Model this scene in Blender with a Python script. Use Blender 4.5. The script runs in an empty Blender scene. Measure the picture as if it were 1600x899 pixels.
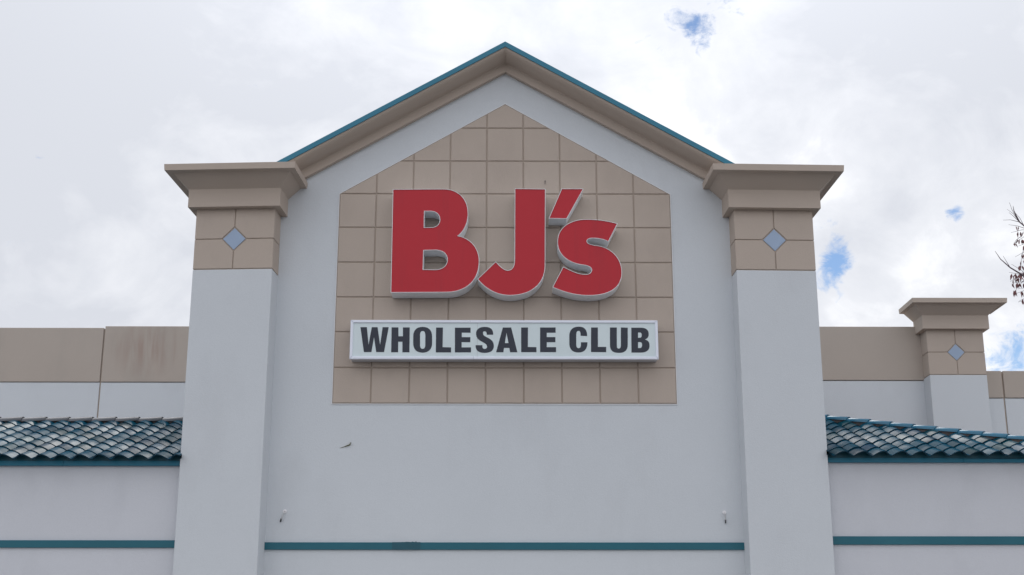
import bpy, bmesh, math, random
from mathutils import Vector, Matrix
random.seed(7)
S = bpy.context.scene
COL = S.collection
R = math.radians

# ------------------------------------------------------------------ camera
cd = bpy.data.cameras.new('camera')
cam = bpy.data.objects.new('camera', cd); COL.objects.link(cam)
cam.location = (0, 0, 1.6)
cam.rotation_euler = (R(90 + 15.5), 0, R(-0.32))
cd.sensor_width = 36; cd.lens = 36 * 2080 / 1600
cd.clip_start = 0.1; cd.clip_end = 3000
S.camera = cam

# ------------------------------------------------------------------ sky: Nishita behind a broken layer of procedural cloud
SUN_EL, SUN_AZ = R(54), R(4)           # azimuth from +Y towards +X: the sun stands behind the building
W = bpy.data.worlds.new('World'); S.world = W; W.use_nodes = True
wt = W.node_tree; wt.nodes.clear()
def wn(t, **kw):
    n = wt.nodes.new(t)
    for k, v in kw.items(): setattr(n, k, v)
    return n
def wl(a, b): wt.links.new(a, b)
def wmath(op, a, b=None, c=None, clamp=False):
    n = wn('ShaderNodeMath', operation=op); n.use_clamp = clamp
    for i, v in enumerate((a, b, c)):
        if v is None: continue
        if isinstance(v, (int, float)): n.inputs[i].default_value = v
        else: wl(v, n.inputs[i])
    return n.outputs[0]
sky = wn('ShaderNodeTexSky', sky_type='NISHITA')
sky.sun_disc = False; sky.dust_density = 0.1; sky.air_density = 1.0; sky.ozone_density = 5.0; sky.sun_elevation = SUN_EL; sky.sun_rotation = SUN_AZ
tc = wn('ShaderNodeTexCoord')
sep = wn('ShaderNodeSeparateXYZ'); wl(tc.outputs['Generated'], sep.inputs[0])
cmb = wn('ShaderNodeVectorMath', operation='MULTIPLY'); wl(tc.outputs['Generated'], cmb.inputs[0]); cmb.inputs[1].default_value = (1.0, 1.0, 1.35)
def noise(scale, detail, rough, off, dist=0.0):
    m = wn('ShaderNodeVectorMath', operation='ADD'); wl(cmb.outputs[0], m.inputs[0]); m.inputs[1].default_value = off
    n = wn('ShaderNodeTexNoise'); wl(m.outputs[0], n.inputs['Vector'])
    n.inputs['Scale'].default_value = scale; n.inputs['Detail'].default_value = detail
    n.inputs['Roughness'].default_value = rough; n.inputs['Distortion'].default_value = dist
    return n.outputs[0]
def spot(d, rad):                       # soft bump round one direction of the sky
    v = wn('ShaderNodeVectorMath', operation='DISTANCE'); wl(tc.outputs['Generated'], v.inputs[0]); v.inputs[1].default_value = d
    q = wmath('DIVIDE', v.outputs['Value'], rad)
    return wmath('POWER', 2.718, wmath('MULTIPLY', wmath('MULTIPLY', q, q), -1.0))
big = noise(4.5, 5, 0.5, (3.1, 1.7, 0.4), 0.4)
fine = noise(13.0, 8, 0.62, (0.3, 5.2, 2.0), 0.5)
wisp = noise(42.0, 7, 0.65, (7.3, 0.2, 1.0), 0.6)
# tone of the cloud layer: thicker and greyer, or thinner and whiter
tone = wmath('MULTIPLY', wmath('SUBTRACT', big, 0.5), 1.7)
tone = wmath('ADD', tone, wmath('MULTIPLY', wmath('SUBTRACT', fine, 0.5), 0.60))
tone = wmath('ADD', tone, wmath('MULTIPLY', wmath('SUBTRACT', wisp, 0.5), 0.12))
for d, rad, amp in TONES if 'TONES' in globals() else (
    ((-0.2994, 0.8793, 0.3704), 0.13, -0.12), ((0.3216, 0.8738, 0.3647), 0.10, -0.16),
    ((0.1824, 0.8926, 0.4123), 0.11, 0.16), ((0.3033, 0.9104, 0.2813), 0.10, 0.16),
    ((-0.3366, 0.8762, 0.3448), 0.05, 0.10), ((0.24, 0.90, 0.30), 0.12, 0.10),
    ((-0.08, 0.8952, 0.4385), 0.09, 0.02)):
    tone = wmath('ADD', tone, wmath('MULTIPLY', spot(d, rad), amp))
low = wmath('MULTIPLY', wmath('MAXIMUM', wmath('SUBTRACT', 0.34, sep.outputs[2]), 0.0), 1.1)     # thinner, whiter towards the horizon
tone = wmath('ADD', wmath('ADD', tone, low), 0.405)
ramp = wn('ShaderNodeValToRGB'); wl(tone, ramp.inputs[0])
e = ramp.color_ramp.elements
e[0].position = 0.33; e[0].color = (0.55, 0.57, 0.62, 1)
e[1].position = 0.79; e[1].color = (0.90, 0.905, 0.92, 1)
m_ = ramp.color_ramp.elements.new(0.57); m_.color = (0.665, 0.68, 0.72, 1)
# where the layer has holes
hole = None
for d, rad, amp in (((0.1385, 0.8804, 0.4545), 0.030, 0.36), ((0.2435, 0.9233, 0.3000), 0.019, 0.36),
                    ((0.2405, 0.9290, 0.2800), 0.013, 0.27), ((0.3215, 0.8963, 0.3055), 0.011, 0.33),
                    ((0.354, 0.9106, 0.2131), 0.045, 0.185), ((0.2365, 0.9355, 0.2610), 0.020, 0.22), ((0.2380, 0.9250, 0.3120), 0.010, 0.22)):
    t = wmath('MULTIPLY', spot(d, rad), amp)
    hole = t if hole is None else wmath('ADD', hole, t)
hn = wmath('ADD', wmath('ADD', wmath('MULTIPLY', fine, 1.0), wmath('MULTIPLY', wisp, 0.7)), hole)
mr = wn('ShaderNodeMapRange', interpolation_type='SMOOTHSTEP'); wl(hn, mr.inputs[0])
mr.inputs[1].default_value = 1.07; mr.inputs[2].default_value = 1.30
mr.inputs[3].default_value = 1.0; mr.inputs[4].default_value = 0.05
bg1 = wn('ShaderNodeBackground'); wl(sky.outputs[0], bg1.inputs[0]); bg1.inputs[1].default_value = 0.085
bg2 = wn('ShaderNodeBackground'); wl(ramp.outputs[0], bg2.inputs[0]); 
glow = wmath('MULTIPLY', spot((0.041, 0.586, 0.809), 0.31), 2.4)          # cloud lit through round the veiled sun
front = wmath('MULTIPLY', wmath('MAXIMUM', wmath('MULTIPLY', sep.outputs[1], -1.0), 0.0), 0.42)   # unseen sky behind the viewer, brightened to lift the facade
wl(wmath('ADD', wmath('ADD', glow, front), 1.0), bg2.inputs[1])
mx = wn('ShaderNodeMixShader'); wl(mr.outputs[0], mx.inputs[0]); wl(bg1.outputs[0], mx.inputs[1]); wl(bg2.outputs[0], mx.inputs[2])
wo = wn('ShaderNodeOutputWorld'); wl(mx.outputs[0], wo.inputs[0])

# ------------------------------------------------------------------ sun: veiled, behind the building
sl = bpy.data.lights.new('sun', 'SUN'); sl.energy = 1.0; sl.angle = R(45); sl.color = (1.0, 0.95, 0.87)
so = bpy.data.objects.new('sun', sl); COL.objects.link(so)
sd = Vector((math.sin(SUN_AZ) * math.cos(SUN_EL), math.cos(SUN_AZ) * math.cos(SUN_EL), math.sin(SUN_EL)))
so.rotation_euler = sd.to_track_quat('Z', 'Y').to_euler(); so.location = (0, 0, 60)
vs = S.view_settings
vs.view_transform = 'Standard'; vs.look = 'None'; vs.exposure = 0.36; vs.gamma = 1.0; vs.use_curve_mapping = False

# ------------------------------------------------------------------ materials
def mat(name, color, rough=0.8, var=0.06, vscale=0.5, bump=0.0, bscale=60.0, spec=0.5, coat=0.0, dirt=None, metal=0.0, fine_var=0.0):
    """base colour broken up by soft mottling, an optional patchy dirt colour and a fine bump"""
    m = bpy.data.materials.new(name); m.use_nodes = True
    nt = m.node_tree; p = nt.nodes['Principled BSDF']
    tcn = nt.nodes.new('ShaderNodeTexCoord')
    def N(scale, det, ro, stretch=None):
        n = nt.nodes.new('ShaderNodeTexNoise'); n.inputs['Scale'].default_value = scale
        n.inputs['Detail'].default_value = det; n.inputs['Roughness'].default_value = ro
        if stretch:
            mp = nt.nodes.new('ShaderNodeMapping'); mp.inputs['Scale'].default_value = stretch
            nt.links.new(tcn.outputs['Object'], mp.inputs[0]); nt.links.new(mp.outputs[0], n.inputs['Vector'])
        else: nt.links.new(tcn.outputs['Object'], n.inputs['Vector'])
        return n.outputs[0]
    def M(op, a, b):
        n = nt.nodes.new('ShaderNodeMath'); n.operation = op
        for i, v in enumerate((a, b)):
            if isinstance(v, (int, float)): n.inputs[i].default_value = v
            else: nt.links.new(v, n.inputs[i])
        return n.outputs[0]
    f = M('MULTIPLY', M('SUBTRACT', N(vscale, 6, 0.6), 0.5), 2 * var)
    if fine_var: f = M('ADD', f, M('MULTIPLY', M('SUBTRACT', N(38, 3, 0.6), 0.5), 2 * fine_var))
    f = M('ADD', f, 1.0)
    mul = nt.nodes.new('ShaderNodeVectorMath'); mul.operation = 'SCALE'
    mul.inputs[0].default_value = color[:3]; nt.links.new(f, mul.inputs['Scale'])
    out = mul.outputs[0]
    if dirt:
        dc, amt, st, lo, hi = dirt
        r = nt.nodes.new('ShaderNodeMapRange'); nt.links.new(N(1.0, 5, 0.6, st), r.inputs[0])
        r.inputs[1].default_value = lo; r.inputs[2].default_value = hi; r.inputs[3].default_value = 0; r.inputs[4].default_value = amt
        mix = nt.nodes.new('ShaderNodeMix'); mix.data_type = 'RGBA'
        nt.links.new(r.outputs[0], mix.inputs[0]); nt.links.new(out, mix.inputs[6]); mix.inputs[7].default_value = (*dc, 1)
        out = mix.outputs[2]
    nt.links.new(out, p.inputs['Base Color'])
    p.inputs['Roughness'].default_value = rough; p.inputs['Specular IOR Level'].default_value = spec
    p.inputs['Coat Weight'].default_value = coat; p.inputs['Coat Roughness'].default_value = 0.12; p.inputs['Metallic'].default_value = metal
    if bump:
        b = nt.nodes.new('ShaderNodeBump'); b.inputs['Strength'].default_value = bump; b.inputs['Distance'].default_value = 0.01
        nt.links.new(N(bscale, 4, 0.65), b.inputs['Height']); nt.links.new(b.outputs[0], p.inputs['Normal'])
    return m

WHITE = (0.615, 0.642, 0.672)
BEIGE = (0.485, 0.410, 0.352)
M_white = mat('white_stucco', WHITE, 0.9, 0.045, 0.55, 0.35, 55, 0.25, dirt=((0.47, 0.48, 0.50), 0.3, (1.2, 1.2, 0.5), 0.52, 0.85), fine_var=0.04)
M_white_low = mat('white_stucco_wing', (0.60, 0.61, 0.648), 0.9, 0.05, 0.6, 0.35, 55, 0.25, dirt=((0.42, 0.43, 0.46), 0.3, (1.2, 1.2, 0.8), 0.52, 0.85), fine_var=0.04)
M_beige = mat('beige_stucco', BEIGE, 0.9, 0.05, 0.9, 0.35, 60, 0.25, dirt=((0.36, 0.30, 0.26), 0.35, (1.5, 1.5, 0.8), 0.5, 0.8), fine_var=0.035)
M_beige_cap = mat('beige_cornice_stucco', (0.495, 0.418, 0.358), 0.9, 0.045, 1.2, 0.3, 60, 0.25, fine_var=0.02)
M_groove = mat('groove_stucco', (0.40, 0.33, 0.275), 0.95, 0.05, 2.0)
M_bead = mat('pale_edge_bead', (0.69, 0.70, 0.72), 0.85, 0.05, 2.0)
M_teal_edge = mat('teal_metal_flashing', (0.014, 0.175, 0.27), 0.42, 0.10, 1.5, spec=0.5)
M_teal = mat('teal_paint', (0.007, 0.112, 0.155), 0.45, 0.14, 0.9, spec=0.4, dirt=((0.035, 0.17, 0.21), 0.5, (1.2, 3, 3), 0.5, 0.8))
M_teal_dark = mat('dark_teal_paint_and_shade', (0.004, 0.078, 0.112), 0.5, 0.2, 6.0)  # darker paint of the repair strip; on the eave closure it stands for shade
M_fascia = mat('teal_fascia_paint', (0.002, 0.150, 0.240), 0.45, 0.08, 0.8, spec=0.4)
M_diamond = mat('blue_grey_ceramic', (0.31, 0.40, 0.545), 0.35, 0.10, 3.0, spec=0.5)
M_red = mat('red_acrylic', (0.485, 0.023, 0.036), 0.46, 0.05, 1.4, spec=0.27, dirt=((0.33, 0.028, 0.04), 0.5, (5.0, 5.0, 0.35), 0.55, 0.85))
M_return = mat('pale_aluminium_return', (0.84, 0.87, 0.90), 0.45, 0.05, 2.5, dirt=((0.35, 0.36, 0.38), 0.5, (5, 5, 5), 0.62, 0.8))
M_trimcap = mat('white_trim_cap', (0.82, 0.80, 0.82), 0.5, 0.03, 3.0)
M_frame = mat('white_sign_retainer', (0.80, 0.83, 0.92), 0.45, 0.04, 1.5)
M_cabinet = mat('sign_cabinet_metal', (0.50, 0.50, 0.53), 0.6, 0.08, 1.5)
M_face = mat('milky_sign_face', (0.66, 0.745, 0.765), 0.35, 0.07, 1.6, spec=0.4, dirt=((0.52, 0.60, 0.62), 0.45, (1.5, 1.5, 1.0), 0.5, 0.85))
M_ink = mat('navy_vinyl_letter', (0.032, 0.037, 0.054), 0.5, 0.12, 2.5, spec=0.35)
M_asphalt = mat('asphalt', (0.085, 0.085, 0.088), 0.95, 0.15, 0.4, 0.4, 40, 0.3)
M_concrete = mat('pavement_concrete', (0.42, 0.41, 0.39), 0.9, 0.1, 0.5, 0.2, 30, 0.3)
M_paint = mat('white_road_paint', (0.75, 0.75, 0.74), 0.8, 0.1, 3.0)
M_roofdeck = mat('grey_roof_membrane', (0.30, 0.30, 0.31), 0.9, 0.1, 0.7)
M_mortar = mat('brown_grey_mortar', (0.13, 0.105, 0.10), 0.95, 0.25, 5.0, 0.6, 25)
M_metal = mat('galvanised_metal', (0.62, 0.62, 0.62), 0.35, 0.05, 4, metal=0.6)
M_darkmetal = mat('dark_metal', (0.05, 0.05, 0.055), 0.6, 0.1, 4)
M_bark = mat('grey_brown_bark', (0.14, 0.105, 0.12), 0.9, 0.2, 6, 0.5, 30)
M_leaf = mat('purple_brown_leaf', (0.20, 0.085, 0.085), 0.6, 0.35, 9)
M_scrap = mat('torn_olive_scrap', (0.13, 0.13, 0.07), 0.8, 0.7, 14)

# glazed roof tile: every tile a little different (per-tile colour attribute)
M_tile = mat('teal_glazed_tile', (0.007, 0.060, 0.100), 0.16, 0.25, 2.5, 0.04, 22, 0.4)
def tile_variation(m):
    nt = m.node_tree; p = nt.nodes['Principled BSDF']
    a = nt.nodes.new('ShaderNodeAttribute'); a.attribute_name = 'tile_tone'
    src = p.inputs['Base Color'].links[0].from_socket
    mul = nt.nodes.new('ShaderNodeVectorMath'); mul.operation = 'MULTIPLY'
    nt.links.new(src, mul.inputs[0]); nt.links.new(a.outputs['Color'], mul.inputs[1])
    nt.links.new(mul.outputs[0], p.inputs['Base Color'])
    n = nt.nodes.new('ShaderNodeTexNoise'); n.inputs['Scale'].default_value = 3.5; n.inputs['Detail'].default_value = 5
    t = nt.nodes.new('ShaderNodeTexCoord'); nt.links.new(t.outputs['Object'], n.inputs['Vector'])
    r = nt.nodes.new('ShaderNodeMapRange'); nt.links.new(n.outputs[0], r.inputs[0])
    r.inputs[1].default_value = 0.3; r.inputs[2].default_value = 0.7; r.inputs[3].default_value = 0.06; r.inputs[4].default_value = 0.18
    nt.links.new(r.outputs[0], p.inputs['Roughness'])
    # weathered glaze: only part of the surface is still glassy, in patches
    df = nt.nodes.new('ShaderNodeBsdfDiffuse'); nt.links.new(mul.outputs[0], df.inputs[0])
    n2 = nt.nodes.new('ShaderNodeTexNoise'); n2.inputs['Scale'].default_value = 0.75; n2.inputs['Detail'].default_value = 3
    nt.links.new(t.outputs['Object'], n2.inputs['Vector'])
    r2 = nt.nodes.new('ShaderNodeMapRange'); nt.links.new(n2.outputs[0], r2.inputs[0])
    r2.inputs[1].default_value = 0.38; r2.inputs[2].default_value = 0.62; r2.inputs[3].default_value = 0.08; r2.inputs[4].default_value = 0.50
    mx2 = nt.nodes.new('ShaderNodeMixShader'); nt.links.new(r2.outputs[0], mx2.inputs[0])
    nt.links.new(df.outputs[0], mx2.inputs[1]); nt.links.new(p.outputs[0], mx2.inputs[2])
    o = next(q for q in nt.nodes if q.type == 'OUTPUT_MATERIAL'); nt.links.new(mx2.outputs[0], o.inputs[0])
tile_variation(M_tile)
M_tile_edge = mat('teal_tile_edge', (0.004, 0.036, 0.065), 0.6, 0.2, 4.0, spec=0.25)
M_ridge = mat('teal_ridge_tile', (0.018, 0.15, 0.25), 0.22, 0.2, 3.0, 0.1, 20, 0.55)

# rust-streaked beige for the old left parapet
M_beige_stain = mat('weathered_beige_stucco', (0.46, 0.40, 0.35), 0.9, 0.06, 0.7, 0.3, 55, 0.25, dirt=((0.33, 0.30, 0.27), 0.5, (0.9, 0.9, 0.3), 0.5, 0.85), fine_var=0.02)
def rust(m, cx, cz, rx, rz, amt):
    """reddish run marks with a shape of their own: stretched noise, fading out round one spot of the wall"""
    nt = m.node_tree; p = nt.nodes['Principled BSDF']
    src = p.inputs['Base Color'].links[0].from_socket
    t = nt.nodes.new('ShaderNodeTexCoord')
    mp = nt.nodes.new('ShaderNodeMapping'); mp.inputs['Scale'].default_value = (5.5, 1, 0.8); nt.links.new(t.outputs['Object'], mp.inputs[0])
    n = nt.nodes.new('ShaderNodeTexNoise'); n.inputs['Scale'].default_value = 1.2; n.inputs['Detail'].default_value = 5; n.inputs['Distortion'].default_value = 0.4
    nt.links.new(mp.outputs[0], n.inputs['Vector'])
    sub = nt.nodes.new('ShaderNodeVectorMath'); sub.operation = 'SUBTRACT'; nt.links.new(t.outputs['Object'], sub.inputs[0]); sub.inputs[1].default_value = (cx, 29, cz)
    dv = nt.nodes.new('ShaderNodeVectorMath'); dv.operation = 'DIVIDE'; nt.links.new(sub.outputs[0], dv.inputs[0]); dv.inputs[1].default_value = (rx, 50, rz)
    ln = nt.nodes.new('ShaderNodeVectorMath'); ln.operation = 'LENGTH'; nt.links.new(dv.outputs[0], ln.inputs[0])
    r1 = nt.nodes.new('ShaderNodeMapRange'); nt.links.new(ln.outputs['Value'], r1.inputs[0]); r1.inputs[1].default_value = 0.2; r1.inputs[2].default_value = 1.0; r1.inputs[3].default_value = amt; r1.inputs[4].default_value = 0
    r2 = nt.nodes.new('ShaderNodeMapRange'); nt.links.new(n.outputs[0], r2.inputs[0]); r2.inputs[1].default_value = 0.42; r2.inputs[2].default_value = 0.66
    ml = nt.nodes.new('ShaderNodeMath'); ml.operation = 'MULTIPLY'; nt.links.new(r1.outputs[0], ml.inputs[0]); nt.links.new(r2.outputs[0], ml.inputs[1])
    mix = nt.nodes.new('ShaderNodeMix'); mix.data_type = 'RGBA'
    nt.links.new(ml.outputs[0], mix.inputs[0]); nt.links.new(src, mix.inputs[6]); mix.inputs[7].default_value = (0.33, 0.22, 0.18, 1)
    nt.links.new(mix.outputs[2], p.inputs['Base Color'])
rust(M_beige_stain, -7.95, 8.25, 0.95, 0.8, 0.5)

# ------------------------------------------------------------------ mesh helpers
def obj(name, bm, m, parent=None, smooth=False):
    me = bpy.data.meshes.new(name)
    bmesh.ops.recalc_face_normals(bm, faces=bm.faces)
    bm.to_mesh(me); bm.free()
    for mm in (m if isinstance(m, (list, tuple)) else [m]): me.materials.append(mm)
    if smooth:
        for p in me.polygons: p.use_smooth = True
    o = bpy.data.objects.new(name, me); COL.objects.link(o)
    if parent is not None:
        o.parent = parent
        o.matrix_parent_inverse = Matrix.Translation(-root_loc(parent))
    return o
def root_loc(o):
    v = Vector((0, 0, 0))
    while o is not None:
        v += o.location
        if o.parent is not None: v += o.matrix_parent_inverse.translation
        o = o.parent
    return v
def thing(name, label, cat, loc=(0, 0, 0), group=None):
    o = bpy.data.objects.new(name, None); COL.objects.link(o)
    o.empty_display_size = 0.3; o.location = loc
    o['label'] = label; o['category'] = cat
    if group: o['group'] = group
    return o
def tag(o, label, cat, group=None):
    o['label'] = label; o['category'] = cat
    if group: o['group'] = group
    return o
def box(bm, x0, x1, y0, y1, z0, z1, bev=0.0):
    vs_ = [bm.verts.new((x, y, z)) for x in (x0, x1) for y in (y0, y1) for z in (z0, z1)]
    F = [(0, 1, 3, 2), (4, 6, 7, 5), (0, 4, 5, 1), (2, 3, 7, 6), (0, 2, 6, 4), (1, 5, 7, 3)]
    fs = [bm.faces.new([vs_[i] for i in f]) for f in F]
    if bev:
        es = list({e_ for f in fs for e_ in f.edges})
        bmesh.ops.bevel(bm, geom=es, offset=bev, segments=2, affect='EDGES', profile=0.5)
def bx(*a, bev=0.0):
    bm = bmesh.new(); box(bm, *a, bev=bev); return bm
def prism_xz(bm, pts, y0, y1):
    """polygon in the XZ plane given a thickness along Y"""
    a = [bm.verts.new((x, y0, z)) for x, z in pts]; b = [bm.verts.new((x, y1, z)) for x, z in pts]
    bm.faces.new(a); bm.faces.new(b[::-1])
    n = len(pts)
    for i in range(n): bm.faces.new((a[i], b[i], b[(i + 1) % n], a[(i + 1) % n]))
def inset_poly(pts, d):
    """convex polygon shrunk by d"""
    n = len(pts); area = sum(pts[i][0] * pts[(i + 1) % n][1] - pts[(i + 1) % n][0] * pts[i][1] for i in range(n))
    sgn = 1 if area > 0 else -1
    L = []
    for i in range(n):
        (x0, y0), (x1, y1) = pts[i], pts[(i + 1) % n]
        l = math.hypot(x1 - x0, y1 - y0); nx, ny = -(y1 - y0) / l * sgn, (x1 - x0) / l * sgn
        L.append((nx, ny, nx * x0 + ny * y0 + d))
    out = []
    for i in range(n):
        a, b, c = L[i - 1]; p, q, r = L[i]
        det = a * q - b * p
        out.append(((c * q - b * r) / det, (a * r - c * p) / det))
    return out
def clip_poly(pts, nx, nz, c):
    """keep the side nx*x+nz*z <= c"""
    out = []
    for i in range(len(pts)):
        p, q = pts[i], pts[(i + 1) % len(pts)]
        dp, dq = nx * p[0] + nz * p[1] - c, nx * q[0] + nz * q[1] - c
        if dp <= 0: out.append(p)
        if (dp < 0 < dq) or (dq < 0 < dp):
            t = dp / (dp - dq); out.append((p[0] + t * (q[0] - p[0]), p[1] + t * (q[1] - p[1])))
    return out
def cushion(bm, pts, yb, yf, ch):
    """slab from yb to the front yf with a chamfered front edge"""
    inn = inset_poly(pts, ch); n = len(pts)
    A = [bm.verts.new((x, yb, z)) for x, z in pts]
    B = [bm.verts.new((x, yf + ch, z)) for x, z in pts]
    C_ = [bm.verts.new((x, yf, z)) for x, z in inn]
    for i in range(n):
        j = (i + 1) % n
        bm.faces.new((A[i], A[j], B[j], B[i])); bm.faces.new((B[i], B[j], C_[j], C_[i]))
    bm.faces.new(C_); bm.faces.new(A[::-1])
def tube(bm, pts, radii, seg=6, cap=True):
    rings = []
    for i, p in enumerate(pts):
        p = Vector(p)
        d = (Vector(pts[min(i + 1, len(pts) - 1)]) - Vector(pts[max(i - 1, 0)])).normalized()
        u = d.cross(Vector((0.31, 0.17, 0.93))); u = u.normalized() if u.length > 1e-4 else Vector((1, 0, 0))
        v = d.cross(u)
        r = radii[i] if isinstance(radii, (list, tuple)) else radii
        rings.append([bm.verts.new(p + (u * math.cos(2 * math.pi * k / seg) + v * math.sin(2 * math.pi * k / seg)) * r) for k in range(seg)])
    for a, b in zip(rings, rings[1:]):
        for k in range(seg): bm.faces.new((a[k], a[(k + 1) % seg], b[(k + 1) % seg], b[k]))
    if cap: bm.faces.new(rings[0][::-1]); bm.faces.new(rings[-1])

# ------------------------------------------------------------------ setting: ground, kerb, pavement
g = bx(-900, 900, -900, 900, -0.5, 0.0); gr = obj('ground', g, M_asphalt); gr['kind'] = 'structure'
pv = obj('pavement', bx(-24, 24, 17.0, 20.95, -0.02, 0.13), M_concrete); pv['kind'] = 'structure'
kb = obj('kerb', bx(-24, 24, 16.8, 16.995, -0.02, 0.14, bev=0.02), M_concrete); kb['kind'] = 'structure'
bm = bmesh.new()
for k in range(-7, 8): box(bm, k * 2.7 - 0.05, k * 2.7 + 0.05, 4.0, 9.2, -0.01, 0.004)
pm = obj('parking_marking', bm, M_paint); pm['kind'] = 'structure'

# ------------------------------------------------------------------ the gabled entrance tower
WY = 21.10                                # front of the recessed gable wall
tower = thing('entrance_tower', 'tall white gabled entrance tower with beige capped pillars and teal roof edge', 'building', (0, 21.1, 0))
bm = bmesh.new()
gz = lambda x: 11.33 - 0.581 * abs(x)
prism_xz(bm, [(-5.0, 0), (5.0, 0), (5.0, 8.95), (4.05, 8.95), (0, 11.30), (-4.05, 8.95), (-5.0, 8.95)], WY, 32.2)
gable_wall = obj('gable_wall', bm, M_white, tower)

# raking cornice: fascia band, ovolo curving out, teal drip edge on top
def rake(prof, half, name, m, par, smooth=False):
    bm = bmesh.new(); rows = []
    for x in (-half, 0.0, half):
        rows.append([bm.verts.new((x, WY - o, z - 0.5785 * abs(x))) for o, z in prof])
    n = len(prof)
    for a, b in zip(rows, rows[1:]):
        for k in range(n): bm.faces.new((a[k], a[(k + 1) % n], b[(k + 1) % n], b[k]))
    bm.faces.new(rows[0][::-1]); bm.faces.new(rows[2])
    o = obj(name, bm, m, par)
    if smooth:
        o.data.polygons.foreach_set('use_smooth', [True] * len(o.data.polygons))
        o.data.set_sharp_from_angle(angle=R(35))
    return o
ov = [(0.12 + 0.36 * math.sin(t), 11.425 + 0.115 * (1 - math.cos(t))) for t in [R(a) for a in range(0, 91, 10)]]
cornice = rake([(-0.3, 11.27), (0.10, 11.266), (0.10, 11.41), (0.115, 11.425)] + ov[1:] + [(0.48, 11.548), (-0.3, 11.548)], 4.13, 'raking_cornice', M_beige_cap, tower, True)
rake([(-0.3, 11.551), (0.468, 11.551), (0.468, 11.543), (0.505, 11.543), (0.508, 11.632), (-0.3, 11.636)], 4.14, 'drip_edge', M_teal_edge, cornice)
# the roof itself, running back from the drip edge
bm = bmesh.new()
for s in (-1, 1):
    prism_xz(bm, [(0, 11.63), (s * 4.6, 11.63 - 0.5785 * 4.6), (s * 4.6, 11.53 - 0.5785 * 4.6), (0, 11.53)], WY + 0.302, 32.3)
obj('roof', bm, M_teal_edge, tower)

# tile-scored beige panel
bm = bmesh.new()
Z = [5.512, 6.098, 6.693, 7.278, 7.874, 8.478, 9.07, 9.655, 10.252, 10.86]
X = [-2.768 + i * 0.6151 for i in range(10)]
SL, AP = 0.5885, 10.70
pent = lambda p: clip_poly(clip_poly(p, SL, 1, AP), -SL, 1, AP)
prism_xz(bm, [(X[0], Z[0]), (X[-1], Z[0]), (X[-1], AP - SL * X[-1]), (0, AP), (X[0], AP - SL * X[-1])], WY - 0.006, WY + 0.05)
panel = obj('scored_panel', bm, M_groove, tower)
bm = bmesh.new(); g_ = 0.0095
for i in range(9):
    for j in range(len(Z) - 1):
        sq = [(X[i], Z[j]), (X[i + 1], Z[j]), (X[i + 1], Z[j + 1]), (X[i], Z[j + 1])]
        q = pent(sq)
        q = [p for k, p in enumerate(q) if math.hypot(p[0] - q[k - 1][0], p[1] - q[k - 1][1]) > 0.02]
        if len(q) < 3: continue
        a = abs(sum(q[k][0] * q[(k + 1) % len(q)][1] - q[(k + 1) % len(q)][0] * q[k][1] for k in range(len(q)))) / 2
        if a < 0.01: continue
        cushion(bm, inset_poly(q, g_), WY - 0.004, WY - 0.022, 0.008)
obj('panel_field', bm, M_beige, panel)
bm = bmesh.new(); w_ = 0.014
outl = [(X[0], Z[0]), (X[-1], Z[0]), (X[-1], AP - SL * X[-1]), (0, AP), (X[0], AP - SL * X[-1])]
outo = inset_poly(outl, -w_)
for k in range(5):
    j = (k + 1) % 5
    prism_xz(bm, [outl[k], outo[k], outo[j], outl[j]], WY - 0.013, WY + 0.03)
obj('edge_bead', bm, M_bead, panel)

# horizontal teal band across the tower
band = obj('trim_band', bx(-3.756, 3.756, WY - 0.035, WY + 0.05, 3.205, 3.318, bev=0.004), M_teal, tower)
bm = bmesh.new(); box(bm, -1.75, -1.31, WY - 0.039, WY - 0.02, 3.203, 3.321, bev=0.002)
for k in range(9):
    x = -1.6 + k * 0.026 + random.uniform(-.006, .006); box(bm, x, x + 0.02, WY - 0.037, WY - 0.01, 3.318, 3.322 + random.uniform(0, .008))
obj('repair_strip', bm, M_teal_dark, band)

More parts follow.
